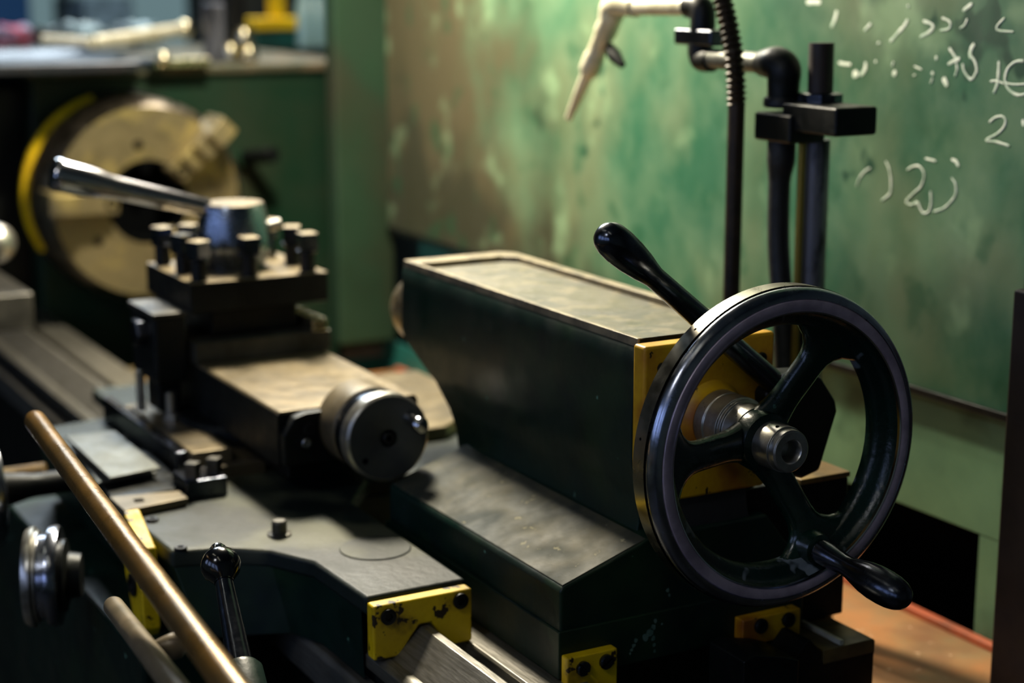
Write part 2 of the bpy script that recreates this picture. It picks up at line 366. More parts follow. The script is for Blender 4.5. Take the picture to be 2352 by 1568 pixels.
# pale drips of old paint on the base end face
dr = bmesh.new()
for (px, py, r) in ((1505, 1425, 5), (1500, 1440, 7), (1492, 1452, 11), (1482, 1462, 9), (1500, 1466, 6), (1502, 1480, 5), (1503, 1495, 4), (1460, 1470, 5), (1455, 1482, 5), (1450, 1492, 4), (1533, 1355, 5), (1537, 1366, 4), (1447, 1500, 3), (1520, 1432, 3)):
    c = at(px, py, x=-.0764); rr = r*1.38/FPX
    pts = [dr.verts.new((c.x+.0003, c.y+rr*(.8+.35*random.random())*math.cos(a*pi/5), c.z+rr*(.8+.6*random.random())*math.sin(a*pi/5))) for a in range(10)]
    dr.faces.new(pts)
finish('paint_splash', dr, mat('dried_pale_paint', '#5f7a72', '#3a5a50', 40, rough=.6), ts)

# ================================================================ TAILSTOCK HANDWHEEL
hw = thing('tailstock_handwheel', (0, 0, 0), 'large round handwheel with polished steel rim, dark green spokes and a steel centre collar', 'handwheel')
RO = .1268; XS = .012
lathe('rim_band', (0, 0, 0), (1, 0, 0), [(-.014+XS, .112), (-.018+XS, .118), (-.0185+XS, .123), (-.0165+XS, RO-.0008), (-.0155+XS, RO), (-.001+XS, RO), (.0, RO-.0003+0)], 'rimband', hw, n=160, close=False)
lathe('rim', (0, 0, 0), (1, 0, 0), [(XS-.014, .112), (XS-.001, RO-.0022), (XS+.0, RO-.0025), (XS+.0006, RO-.001), (XS+.002, RO-.0005), (XS+.0045, RO-.001), (XS+.008, RO-.003), (XS+.0100, RO-.0058), (XS+.0106, RO-.0085), (XS+.0100, RO-.0092)], 'steel', hw, n=160, close=False)
lathe('rim_face', (0, 0, 0), (1, 0, 0), [(XS+.0095, RO-.0088), (XS+.0112, RO-.0098), (XS+.0116, RO-.0112), (XS+.0108, RO-.0175), (XS+.0100, RO-.0185), (XS+.0085, RO-.0188)], 'rimface', hw, n=160, close=False)
lathe('rim_edge_highlight', (0, 0, 0), (1, 0, 0), [(XS+.0098, RO-.0176), (XS+.0112, RO-.0180), (XS+.0108, RO-.0190), (XS+.0085, RO-.0192)], 'chrome', hw, n=160, close=False)  # thin chrome ring added to draw the highlight along the inner edge
lathe('inner_rim', (0, 0, 0), (1, 0, 0), [(XS+.0088, RO-.0184), (XS+.006, RO-.0192), (XS+.002, RO-.0208), (XS-.0005, RO-.0235), (XS-.0025, RO-.0285), (XS-.006, RO-.031), (XS-.0105, RO-.0318), (XS-.016, RO-.031), (XS-.019, RO-.027), (XS-.0195, RO-.02), (XS-.018, RO-.008), (XS-.016, RO-.004)], 'rimgreen', hw, n=160, close=False)
def spoke(ang, name='spoke'):
    bm = bmesh.new(); e = V((0, math.cos(ang), math.sin(ang))); s = V((0, -math.sin(ang), math.cos(ang)))
    rows = []; n = 20
    for i in range(15):
        t = i/14; r = .012+(.1005-.012)*t
        fl_ = .0122+.006*max(0, (.3-t)/.3)**1.5+.034*max(0, (t-.62)/.38)**2.6      # half width
        th_ = .0085+.003*max(0, (.35-t)/.35)-.001*t
        xc = XS-.0075-.022*(1-t)**1.2-.003
        ring = []
        for k in range(n):
            a = 2*pi*k/n; ca, sa = math.cos(a), math.sin(a)
            yy = fl_*math.copysign(abs(ca)**.8, ca); xx = th_*math.copysign(abs(sa)**.8, sa)
            rr = r
            if t > .5: rr = math.sqrt(max(1e-6, r*r-yy*yy*(t-.5)*2)) if abs(yy) < r else r*.5
            ring.append(bm.verts.new(V((xc+xx, 0, 0))+e*rr+s*yy))
        rows.append(ring)
    for A, B in zip(rows, rows[1:]):
        for k in range(n): bm.faces.new((A[k], B[k], B[(k+1) % n], A[(k+1) % n]))
    bm.faces.new(rows[0]); bm.faces.new(rows[-1][::-1])
    o = finish(name, bm, 'wheelgreen', hw, ang=70); return o
for a in (58, 181, 297): spoke(math.radians(a))
lathe('hub', (0, 0, 0), (1, 0, 0), [(-.034, .0), (-.034, .019), (-.03, .0235), (-.012, .025), (-.006, .023), (-.003, .0185)], 'wheelgreen', hw, n=48)
lathe('collar', (-.006, 0, 0), (1, 0, 0), [(0, .0182), (.022, .0182), (.0225, .0178), (.0225, .0172), (.0235, .0168), (.0285, .0168), (.0298, .0155), (.0298, .0098), (.028, .0086), (.014, .0086), (.014, 0)], 'hub', hw, n=64, close=False, bevel=.0003)
cyl('oil_hole', (.011, -.0045, .0155), (.011, -.0049, .0184), .0014, 'bore', hw, n=12)
# three peg holes drilled into the outer band of the rim
for a in (128, 170, 213):
    a = math.radians(a); e = V((0, math.cos(a), math.sin(a)))
    cyl('drilled_hole', V((XS-.0085, 0, 0))+e*(RO-.003), V((XS-.0085, 0, 0))+e*(RO+.00008), .0012, 'bore', hw, n=12, bevel=0)
# crank handle
DW = V((.0015, .001, -.0035))
h0 = at(1874, 1259, x=XS+.0); h1 = at(2046, 1357, x=.097); hd = (h1-h0)
bossc = V((XS-.012, h0.y, h0.z))-DW
lathe('handle_boss', bossc, (1, 0, 0), [(0, .0165), (.006, .0155), (.012, .0135), (.0165, .0125), (.0175, .0108)], 'wheelgreen', hw, n=32)
HL = hd.length
lathe('crank_handle', h0-DW+hd.normalized()*.005, hd, [(0, .0088), (.001, .0097), (.004, .0099), (.012, .0098), (.022, .0088), (.03, .0082), (.036, .0086), (.044, .0104), (.054, .0126), (.064, .0137), (.074, .0138), (.082, .0132), (.089, .0118), (.0945, .0092), (.0978, .0055), (.099, 0)], 'darksteel', hw, n=48)

hw.location = DW

# ================================================================ SADDLE / CARRIAGE
sd = thing('lathe_saddle', (-.4, -.25, -.2), 'dark green lathe saddle with worn grey top and yellow wiper notched over the front way', 'carriage')
Z = -.147
out = [(-.197, -.165), (-.197, -.258), (-.30, -.262), (-.345, -.285), (-.372, -.318), (-.385, -.362), (-.50, -.366), (-.86, -.366), (-.88, -.262), (-1.02, -.258), (-1.02, -.165), (-.86, -.16), (-.845, .05), (-.50, .05), (-.50, -.12), (-.44, -.163)]
bm = bmesh.new(); bm_prism(bm, out, 'z', -.164, Z); finish('saddle_top', bm, 'castgrn' if False else mat('saddle_green_grey_enamel', '#16221f', '#0c1716', 9, rough=.46, rough2=.62, bump=.3, third='#4a4d3c', thscale=5.5, thlo=.54, thhi=.66, spec=.35), sd, .004, seg=3)
# skirt below, flaring down behind the front edge
def grow(p, c, k): return (c[0]+(p[0]-c[0])*k, c[1]+(p[1]-c[1])*k)
front = [(-.21, -.256), (-.30, -.26), (-.345, -.283), (-.374, -.318), (-.388, -.36), (-.50, -.364), (-.86, -.364), (-.86, -.25)]
front2 = [(-.21, -.254), (-.30, -.256), (-.335, -.27), (-.35, -.31), (-.36, -.345), (-.50, -.35), (-.86, -.35), (-.86, -.25)]
prism('front_skirt', front2, 'z', -.225, -.16, 'dkgreen', sd, .003, pts2=front, seg=2)
lathe('round_pad', at(862, 1262, z=Z-.001), (0, 0, 1), [(0, .032), (.0014, .032), (.0022, .0312), (.0022, 0)], bpy.data.materials['saddle_green_grey_enamel'], sd, n=48)
k0 = at(642, 1228, z=Z)
lathe('oil_cup', k0, (0, 0, 1), [(0, .011), (.002, .011), (.003, .007), (.012, .007), (.014, .0055), (.014, 0)], 'oldsteel', sd, n=24)
screw('saddle_screw', at(415, 1262, z=Z), (0, 0, 1), .006, .003, sd, socket=True)
screw('saddle_screw', at(350, 1196, z=Z), (0, 0, 1), .006, .003, sd, socket=True)
# wiper (yellow, arched over the V)
wy = [(-.2575, -.151), (-.1665, -.151), (-.1665, -.198), (-.184, -.1985), (-.197, -.186), (-.2045, -.1745), (-.2155, -.1745), (-.2235, -.184), (-.234, -.1985), (-.2575, -.1985)]
prism('front_wiper', wy, 'x', -.1965, -.183, 'yellow', sd, .0022, seg=3)
for y, z in ((-.2445, -.1615), (-.178, -.160)): screw('wiper_screw', (-.183, y, z), (1, 0, 0), .0068, .003, sd, 'black', socket=True)
# wiper on the apron side (behind the brown rod)
w0 = at(330, 1250, y=-.372)
prism('apron_wiper', [tuple(v) for v in ((w0.x-.022, w0.z+.028), (w0.x+.026, w0.z+.004), (w0.x+.030, w0.z-.07), (w0.x+.018, w0.z-.088), (w0.x-.004, w0.z-.068), (w0.x-.024, w0.z-.03))], 'y', -.384, -.368, 'yellow', sd, .002)
screw('wiper_screw', (w0.x+.004, -.384, w0.z-.035), (0, -1, 0), .011, .003, sd, 'black', socket=True)
# apron
box('apron', -.88, -.36, -.40, -.30, -.46, -.232, 'dkgreen', sd, .005)
# ball lever on the apron
bl = thing('apron_ball_lever', (-.2, -.37, -.2), 'black ball-topped lever standing upright in front of the green saddle', 'lever')
b0 = CAM+(RT*((507-1176)/FPX)-UP*((1298-784)/FPX)+FW)*1.33; b1 = CAM+(RT*((556-1176)/FPX)-UP*((1550-784)/FPX)+FW)*1.27
bd = (b1-b0)
lathe('ball_knob', b0-bd.normalized()*.0148, bd, [(.0, 0), (.0, .005), (.002, .0085), (.006, .0125), (.0115, .0152), (.016, .0156), (.022, .0138), (.027, .0095), (.0295, .0075), (.0305, .0075), (.0305, 0)], 'bakelite', bl, n=40)
lathe('knob_screw', b0-bd.normalized()*.0185, bd, [(0, 0), (.0005, .005), (.003, .0068), (.0055, .0068)], 'chrome', bl, n=24)
lathe('lever_stem', b0+bd.normalized()*.014, bd, [(0, .0068), (.01, .0072), (.05, .0088), (bd.length, .0105)], 'darksteel', bl, n=28)
lathe('lever_socket', b1-bd.normalized()*.008, bd, [(0, .013), (.004, .016), (.05, .018), (.09, .018)], 'dkgreen', bl, n=28)

# ================================================================ CROSS SLIDE
cs = thing('cross_slide', (-.7, -.1, -.14), 'oily cast iron cross slide lying across the saddle under the compound rest', 'cross slide')
prism('slide_body', [(-.86, -.275), (-.60, -.275), (-.60, .02), (-.628, .05), (-.69, .088), (-.78, .108), (-.86, .108)], 'z', -.165, -.132, 'slidetop', cs, .002)
box('gib_plate', -.865, -.598, -.287, -.276, -.185, -.120, 'darksteel', cs, .0015)
for x in (-.78, -.69, -.62): screw('gib_screw', (x, -.287, -.15), (0, -1, 0), .005, .004, cs, 'hub')
box('slide_step', -.80, -.585, -.275, -.232, -.134, -.1185, 'slidetop', cs, .0015)
box('slide_step', -.70, -.575, -.262, -.20, -.152, -.134, 'slidetop', cs, .0015)
# swivel base for the compound
lathe('swivel_base', (-.70, -.15, -.134), (0, 0, 1), [(0, .098), (.018, .098), (.022, .095), (.022, 0)], 'castdark', cs, n=72)
for p in ((-.775, -.235), (-.72, -.252)):
    cyl('clamp_stud', (p[0], p[1], -.134), (p[0], p[1], -.088), .0055, 'hub', cs)
    cyl('clamp_nut', (p[0], p[1], -.125), (p[0], p[1], -.112), .0105, 'hub', cs, n=6)
# clamp block with square screws at the near end of the gib plate
c0 = at(470, 1090, x=-.53)
box('clamp_block', c0.x-.035, c0.x+.01, c0.y-.022, c0.y+.02, -.165, -.128, 'darksteel', cs, .002)
for dx, dy in ((0, -.012), (-.006, .012)):
    cyl('square_screw', (c0.x+dx, c0.y+dy, -.13), (c0.x+dx, c0.y+dy, -.112), .0085, 'oldsteel', cs, n=4, bevel=.001)
# way cover and slotted plate on the saddle front
wc = thing('way_cover_plate', at(260, 1050, z=-.132), 'flat grey sheet metal way cover on the saddle left of the cross slide', 'cover plate')
q = [at(a, b, z=-.128).xy for a, b in ((150, 1000), (262, 988), (368, 1072), (252, 1096))]
prism('cover_sheet', [tuple(v) for v in q], 'z', -.131, -.128, 'pipe', wc, .0006)
q = [at(a, b, z=-.138).xy for a, b in ((158, 1020), (255, 1010), (360, 1085), (225, 1108))]
prism('cover_sheet', [tuple(v) for v in q], 'z', -.140, -.1375, 'pipe', wc, .0006)
q = [at(a, b, z=-.148).xy for a, b in ((165, 1010), (375, 1060), (440, 1130), (260, 1165))]
prism('cover_support', [tuple(v) for v in q], 'z', -.17, -.1405, 'castdark', wc, .001)
sp = thing('slotted_plate', at(350, 1140, z=-.135), 'small tan slotted plate in front of the square clamp screws', 'plate')
q = [at(a, b, z=-.138).xy for a, b in ((250, 1140), (412, 1126), (432, 1142), (285, 1172))]
prism('plate', [tuple(v) for v in q], 'z', -.146, -.138, 'slidetop', sp, .0012)
q = [at(a, b, z=-.1375).xy for a, b in ((306, 1146), (328, 1144), (332, 1150), (310, 1152))]
prism('slot', [tuple(v) for v in q], 'z', -.139, -.1374, 'bore', sp, 0)

# ================================================================ COMPOUND REST
cr = thing('compound_rest', (-.55, -.15, -.1), 'compound rest with tan oily top slide and round steel feed dial facing the camera', 'compound rest')
prism('top_slide', [(-.224, -.108), (-.224, -.060), (-.222, -.0575), (-.078, -.0575), (-.076, -.060), (-.076, -.108)], 'x', -.86, -.475, 'slidetop', cr, .0015)
prism('slide_skirt', [(-.2245, -.112), (-.2245, -.0615), (-.2235, -.0605), (-.0765, -.0605), (-.0755, -.0615), (-.0755, -.112)], 'x', -.861, -.474, 'castdark', cr, .0012)
prism('slide_end', [(-.223, -.11), (-.223, -.078), (-.212, -.0625), (-.2, -.059), (-.178, -.0585), (-.17, -.066), (-.1, -.066), (-.1, -.11)], 'x', -.474, -.462, 'castdark', cr, .002)
box('slide_lower', -.84, -.50, -.205, -.095, -.134, -.108, 'castdark', cr, .002)
DX = -.392; DY = -.1455; DZ = -.074
lathe('dial_bracket', (DX-.08, DY, DZ), (1, 0, 0), [(0, .02), (.0, .0395), (.003, .041), (.042, .041), (.044, .039), (.044, 0)], 'slidetop', cr, n=64)
lathe('dial_ring', (DX-.034, DY, DZ), (1, 0, 0), [(0, .0405), (.001, .041), (.014, .041), (.015, .0385), (.018, .0385)], 'darksteel', cr, n=72)
dw = lathe('dial_disc', (DX-.017, DY, DZ), (1, 0, 0), [(0, .0415), (.001, .0425), (.0145, .0425), (.017, .0402), (.017, .0085), (.0155, .0075), (.0155, 0)], 'hub', cr, n=96, bevel=.0004)
lathe('dial_face', (DX, DY, DZ), (1, 0, 0), [(0, .0395), (.0003, .0394), (.0003, .009), (0, .0085)], mat('stained_dial_face', '#4c4f4a', '#34383a', 12, rough=.4, rough2=.6, metal=.3, bump=.1), cr, n=72)
screw('dial_screw', (DX-.002, DY, DZ), (1, 0, 0), .0062, .004, cr, socket=True)
for a, rr in ((218, .031),): cyl('dial_hole', (DX-.001, DY+rr*math.cos(math.radians(a)), DZ+rr*math.sin(math.radians(a))), (DX+.0005, DY+rr*math.cos(math.radians(a)), DZ+rr*math.sin(math.radians(a))), .003, 'bore', cr, n=14, bevel=0)
kx = at(945, 962, x=DX+.004)
lathe('dial_knob', kx-V((.006, 0, 0)), (1, .1, -.15), [(0, .007), (.008, .0062), (.012, .006), (.015, .0078), (.022, .0082), (.026, .006), (.028, 0)], 'chrome', cr, n=28)
screw('end_screw', at(703, 1017, x=-.462), (1, 0, 0), .005, .003, cr, 'chrome', socket=True)
screw('end_screw', at(712, 985, x=-.462), (1, 0, 0), .007, .002, cr, 'black', socket=True)

# ================================================================ TOOL POST
tpz = .03
to = thing('four_way_tool_post', (-.783, -.151, -.05), 'dark square tool post with conical steel cap and chrome clamp handle beside the chuck', 'tool post')
box('turret_plate', -.861, -.705, -.2305, -.072, -.002, tpz, 'castdark', to, .002)
box('turret_top', -.8605, -.7055, -.23, -.0725, tpz-.0005, tpz+.001, 'slidetop', to, .0008)
box('turret_core', -.835, -.73, -.2, -.1, -.032, 0, 'castdark', to, .002)
box('turret_base', -.861, -.703, -.228, -.071, -.057, -.034, mat('ground_grey_iron', '#4e4e46', '#36362f', 30, rough=.4, rough2=.6, metal=.6), to, .0015)
cx, cy = -.783, -.152
lathe('clamp_cap', (cx, cy, tpz), (0, 0, 1), [(0, .033), (.004, .034), (.02, .040), (.026, .0425), (.034, .0425), (.055, .0385), (.069, .0355), (.073, .034), (.0735, 0)], mat('brushed_bright_cap', '#9aa3b0', '#6f7886', 20, rough=.2, rough2=.34, metal=1, bump=.1, bumpscale=40), to, n=64)
lathe('cap_top', (cx, cy, tpz+.0733), (0, 0, 1), [(0, .0338), (.0006, .033), (.0008, 0)], 'slidetop', to, n=48)
e0 = V((cx, cy, .091)); e1 = at(118, 398, x=-.80); ed = e1-e0; EL = ed.length
lathe('clamp_handle', e0+ed.normalized()*.03, ed, [(0, .0108), (EL*.42, .0125), (EL*.50, .013), (EL*.56, .0142), (EL*.66, .0172), (EL*.8, .0182), (EL-.034, .0182), (EL-.031, .0165), (EL-.031, 0)], 'chrome', to, n=40)
cyl('cap_pin', (cx+.012, cy+.034, .075), (cx+.016, cy+.05, .079), .006, 'hub', to)
bolts = [(362, 548), (402, 535), (447, 550), (580, 540), (660, 522), (712, 532)]
bpos = [at(a, b, z=tpz+.034).xy for a, b in bolts]
bpos = [(-.842, -.216), (-.846, -.172), (-.845, -.09), (-.795, -.215), (-.742, -.214), (-.72, -.168), (-.722, -.0885), (-.79, -.088)]
bpos = [(-.840, -.2165), (-.843, -.185), (-.775, -.214), (-.722, -.214), (-.722, -.157), (-.720, -.09), (-.775, -.086), (-.84, -.09)]
def bolt(x, y):
    p = cyl('clamp_bolt', (x, y, tpz-.001), (x, y, tpz+0.027), .0088, 'black', to, n=20)
    q_ = lathe('bolt_flange', (x, y, tpz+.022), (0, 0, 1), [(0, .0105), (.001, .0122), (.003, .0122), (.004, .0105)], 'darksteel', p, n=24)
    bm = bmesh.new(); s = .0098; z0 = tpz+.025; z1 = z0+.019
    mt = Matrix.Translation((x, y, 0)) @ Matrix.Rotation(random.uniform(0, 1.2), 4, 'Z')
    bm_box(bm, -s, s, -s, s, z0, z1, mt); bh = finish('bolt_head', bm, 'darksteel', p, .0016)
    bh.data.materials.append(M['edge'])
    for f in bh.data.polygons:
        if f.normal.z > .9: f.material_index = 1  # light from above painted on the bolt tops as a paler metal
    return p
for b in bpos: bolt(*b)
# tool holder clamped on the operator side
HX = .028
th = thing('cutter_holder', (-.8, -.25, -.03), 'dark blocky cutter holder with nut hanging on the operator side of the tool post', 'tool holder')
box('holder_block', -.83+HX, -.745+HX, -.268, -.2315, -.078, -.004, 'castdark', th, .004)
cyl('holder_nut', (-.775+HX, -.268, -.025), (-.775+HX, -.281, -.025), .016, 'darksteel', th, n=6, bevel=.0015)
box('holder_lip', -.832+HX, -.743+HX, -.27, -.2312, -.006, .0, 'oldsteel', th, .0015)
box('holder_foot', -.80+HX, -.76+HX, -.262, -.235, -.112, -.078, 'castdark', th, .003)
cyl('holder_stud', (-.79+HX, -.272, -.115), (-.79+HX, -.272, -.07), .005, 'hub', th)
ct = thing('cutting_tool', (-.71, -.1, -.03), 'pale square tool shank clamped under the right side of the tool post', 'cutting tool')
box('tool_shank', -.83, -.700, -.094, -.076, -.034, -.02, 'brightmetal', ct, .0012)
box('tool_tip', -.86, -.83, -.094, -.076, -.030, -.02, 'hub', ct, .002)

# ================================================================ HEADSTOCK, CHUCK
hs = thing('headstock', (-2.1, .1, -.3), 'mottled green headstock housing standing behind the large chuck', 'headstock')
box('headstock_case', -2.55, -1.79, -.128, .44, -.42, .185, 'headgreen', hs, .006)
box('headstock_lid', -2.56, -1.775, -.137, .45, .185, .2, mat('worn_lid_edge', '#6f644c', '#3f4a38', 14, rough=.45), hs, .004)
box('front_panel', -2.5, -1.84, -.24, -.129, -.42, .17, 'castdark', hs, .006)
lp = at(590, 372, x=-1.79)
lathe('oil_spout', at(540, 365, x=-1.79)-V((.01, 0, 0)), (1, .3, 0), [(0, .02), (.012, .018), (.03, .012), (.03, 0)], 'headgreen', hs, n=24)
cyl('oil_spout_rod', at(560, 362, x=-1.78), at(628, 355, x=-1.70), .013, 'castdark', hs)
ck = thing('lathe_chuck', (-1.65, 0, 0), 'large round bronze-coloured chuck with stepped jaws and dark centre bore', 'chuck')
lathe('chuck_body', (-1.71, 0, 0), (1, 0, 0), [(0, .12), (0, .157), (.002, .16), (.092, .16), (.11, .149), (.11, .064), (.108, .062), (.05, .06), (.05, 0)], 'chuck', ck, n=128, close=False, bevel=.0008)
lathe('chuck_edge', (-1.71, 0, 0), (1, 0, 0), [(.0, .1585), (.003, .1608), (.0915, .1608), (.1104, .1488)], 'chuckrim', ck, n=128, close=False)
lathe('bore', (-1.6, 0, 0), (1, 0, 0), [(-.055, 0), (-.055, .0595), (.0004, .0605), (.0006, .066)], 'bore', ck, n=64, close=False)
def jaw(ang):
    e = V((0, math.cos(ang), math.sin(ang))); s = V((0, -math.sin(ang), math.cos(ang)))
    mt = Matrix((V((1, 0, 0)), e, s)).transposed().to_4x4(); mt.translation = V((-1.6, 0, 0))
    bm = bmesh.new()
    for r0, r1, h in ((.045, .075, .052), (.075, .105, .038), (.105, .135, .025), (.135, .172, .013)): pass
    pr = [(-.01, .054), (.026, .054), (.03, .058), (.03, .078), (.04, .08), (.04, .104), (.052, .106), (.052, .13), (.064, .132), (.064, .164), (.06, .17), (-.01, .17)]
    A = [bm.verts.new((p[0], p[1], -.0165)) for p in pr]; B = [bm.verts.new((p[0], p[1], .0165)) for p in pr]; n = len(pr)
    bm.faces.new(A); bm.faces.new(B[::-1])
    for i in range(n): bm.faces.new((A[i], B[i], B[(i+1) % n], A[(i+1) % n]))
    bmesh.ops.transform(bm, matrix=mt, verts=bm.verts)
    j = finish('jaw', bm, 'chuck', ck, .002)
    lathe('jaw_screw', V((-1.6+.0295, 0, 0))+e*.067, (1, 0, 0), [(0, .009), (.0015, .009), (.0015, .006), (-.002, .0055), (-.002, 0)], 'bore', j, n=20)
    return j
for a in (46, 176, 296): jaw(math.radians(a))
for a, r in ((98, .09), (92, .052), (215, .1), (330, .1)):
    e = V((0, math.cos(math.radians(a)), math.sin(math.radians(a))))*r
    cyl('chuck_hole', V((-1.606, 0, 0))+e, V((-1.5996, 0, 0))+e, .0075, 'bore', ck, n=20, bevel=0)
yr = thing('chuck_guard_ring', (-1.736, 0, -.16), 'yellow painted ring segment around the back of the chuck', 'guard ring')
def arc_ring(name, a0, a1, m_, n=60):
    bm = bmesh.new(); prf = [(-1.745, .15), (-1.745, .164), (-1.743, .166), (-1.729, .166), (-1.727, .164), (-1.727, .15)]; pv = None
    for i in range(n+1):
        a = math.radians(a0+(a1-a0)*i/n); cur = [bm.verts.new((x, r_*math.cos(a), r_*math.sin(a))) for x, r_ in prf]
        if pv:
            for k in range(6): bm.faces.new((pv[k], cur[k], cur[(k+1) % 6], pv[(k+1) % 6]))
        else: bm.faces.new(cur)
        pv = cur
    bm.faces.new(pv[::-1]); return finish(name, bm, m_, yr)
arc_ring('yellow_segment', 106, 212, 'ring'); arc_ring('dark_segment', 212.2, 465.8, 'castdark')
lathe('spindle_nose', (-1.785, 0, 0), (1, 0, 0), [(0, .13), (.075, .13)], 'castdark', ck, n=64)

# tall cover behind, next to the splash guard
cv = thing('gear_cover_cabinet', (-1.6, .3, -.2), 'tall flat green cabinet cover between headstock and splash guard', 'cabinet')
box('cabinet_body', -1.50, -1.462, .262, .362, -.235, .62, 'cover', cv, .006)
box('cabinet_foot', -1.495, -1.47, .27, .345, -.262, -.235, 'castdark', cv, .004)
screw('cover_screw', at(910, 525, x=-1.46), (1, 0, 0), .006, .004, cv, 'hub')

# tray with tools on top of the headstock
tr = thing('tool_tray', (-1.85, -.15, .205), 'dark blue round-cornered steel tray overhanging the headstock above the chuck', 'tray')
bm = bmesh.new()
def rr(x0, x1, y0, y1, r, n=8):
    out = []
    for cx_, cy_, a0 in ((x1-r, y1-r, 0), (x0+r, y1-r, 90), (x0+r, y0+r, 180), (x1-r, y0+r, 270)):
        for i in range(n+1):
            a = math.radians(a0+90*i/n); out.append((cx_+r*math.cos(a), cy_+r*math.sin(a)))
    return out
lvl = [(rr(-2.1, -1.625, -.50, .02, .06), .202), (rr(-2.12, -1.605, -.52, .04, .075), .204), (rr(-2.125, -1.6, -.525, .045, .078), .216), (rr(-2.122, -1.603, -.522, .042, .076), .2185), (rr(-2.118, -1.607, -.518, .038, .074), .216), (rr(-2.1, -1.625, -.5, .02, .06), .206)]
R_ = [[bm.verts.new((p[0], p[1], z)) for p in P_] for P_, z in lvl]
for A, B in zip(R_, R_[1:]):
    for i in range(len(A)): bm.faces.new((A[i], B[i], B[(i+1) % len(A)], A[(i+1) % len(A)]))
bm.faces.new(R_[0]); bm.faces.new(R_[-1])
finish('tray_pan', bm, 'traydark', tr)
t_ = thing('steel_bar', at(330, 85, x=-1.9), 'pale steel bar with round knob end lying on top of the tray', 'bar')
a_, b_ = at(425, 66, x=-1.93), at(215, 98, x=-1.85)
cyl('bar_shaft', a_, b_, .011, 'nozzle', t_); bm = bmesh.new(); bmesh.ops.create_uvsphere(bm, u_segments=24, v_segments=16, radius=.0155); bmesh.ops.translate(bm, verts=bm.verts, vec=a_); finish('bar_knob', bm, 'brightmetal', t_)
a_, b_ = at(210, 98, x=-1.83), at(100, 92, x=-1.9)
tag(cyl('wrench', a_, b_, .009, 'nozzle'), 'short grey wrench lying left of the steel bar on the tray', 'wrench')
tag(box('tool_bit', -1.80, -1.74, .06, .16, .2, .214, 'brightmetal', None, .002), 'pale rectangular tool bit on the headstock lid right of the tray', 'tool bit')
bm = bmesh.new(); bmesh.ops.create_uvsphere(bm, u_segments=24, v_segments=16, radius=.0115); bmesh.ops.translate(bm, verts=bm.verts, vec=at(375, 135, x=-1.62)+V((0, 0, .0))); tag(finish('steel_ball', bm, 'brightmetal'), 'small shiny steel ball on the tray rim above the chuck', 'ball')
# short grey box and shiny sockets by the shelf corner
b5 = at(505, 140, x=-1.83)
tag(box('grey_block', b5.x-.04, b5.x+.0, b5.y-.016, b5.y+.012, .2, .30, 'pole', None, .003), 'upright dark grey steel block on the headstock lid', 'block')
for nm, px, py, lab in (('lathe_center', 530, 118, 'bright rounded steel centre left below the yellow stack'), ('lathe_center', 572, 122, 'bright rounded steel centre at right end of the group'), ('lathe_center', 561, 82, 'bright rounded steel centre resting on the two below')):
    c = at(px, py, x=-1.84); tag(lathe('steel_bushing', c-V((0, 0, .014)), (0, 0, 1), [(0, .012), (.004, .0155), (.022, .0155), (.028, .012), (.028, 0)], 'brightmetal', None, n=24), lab.replace('centre', 'bushing').replace('yellow stack', 'upright post'), 'bushing', 'shiny bushings on the headstock lid')
tag(box('chisel_post', b5.x-.05, b5.x-.03, b5.y+.03, b5.y+.062, .2, .36, 'black', None, .003), 'dark upright post behind the shiny bushings on the headstock', 'post')
ph = at(640, 55, x=-2.3)
yw = thing('yellow_clamp', (ph.x, ph.y, .25), 'yellow painted clamp standing in the recess behind the headstock lid', 'clamp')
box('clamp_base', ph.x-.06, ph.x, ph.y-.05, ph.y+.06, ph.z-.012, ph.z+.012, 'ring', yw, .004)
box('clamp_stem', ph.x-.05, ph.x-.01, ph.y-.005, ph.y+.02, ph.z+.012, ph.z+.15, 'ring', yw, .004)
box('clamp_foot', ph.x-.05, ph.x-.01, ph.y-.045, ph.y+.055, .2, ph.z-.012, 'teal', yw, .003)
for px, lab in ((702, 'left'), (732, 'right')):
    c = at(px, 40, x=-2.3); tag(lathe('glass_jar', (c.x, c.y, .2), (0, 0, 1), [(0, .016), (.001, .02), (.085, .02), (.1, .014), (.11, .014), (.11, 0)], mat('pale_blue_glass', '#8fb5b5', None, rough=.1, coat=1) , None, n=24), lab+' one of two pale blue jars beside the yellow clamp', 'jar', 'jars beside the yellow clamp')
# heap of rags behind the tray
for i, (px, py, r, m_, lab) in enumerate(((175, 32, .038, 'bluegrey', 'pale blue grey rag heap in the middle behind the tray'), (310, 30, .036, 'bluegrey', 'pale blue grey rag heap at the right behind the tray'), (20, 58, .034, 'redpl', 'faded red and blue rag at the left edge behind the tray'), (95, 48, .026, 'clutter', 'dark rag heap between the red rag and the pale rags'))):
    c = at(px, py, x=-2.32); bm = bmesh.new(); bmesh.ops.create_icosphere(bm, subdivisions=4, radius=r)
    for v in bm.verts:
        n_ = v.co.normalized(); k = 1+.22*math.sin(9*n_.x+i)*math.sin(8*n_.y+2*i)+.13*math.sin(17*n_.z+11*n_.y); v.co = V((v.co.x*k*1.3, v.co.y*k*1.5, max(-.03, v.co.z*k*.62)))
    bmesh.ops.translate(bm, verts=bm.verts, vec=(c.x, c.y, .232))
    tag(finish('rag', bm, m_), lab, 'rag', 'rags behind the tray')

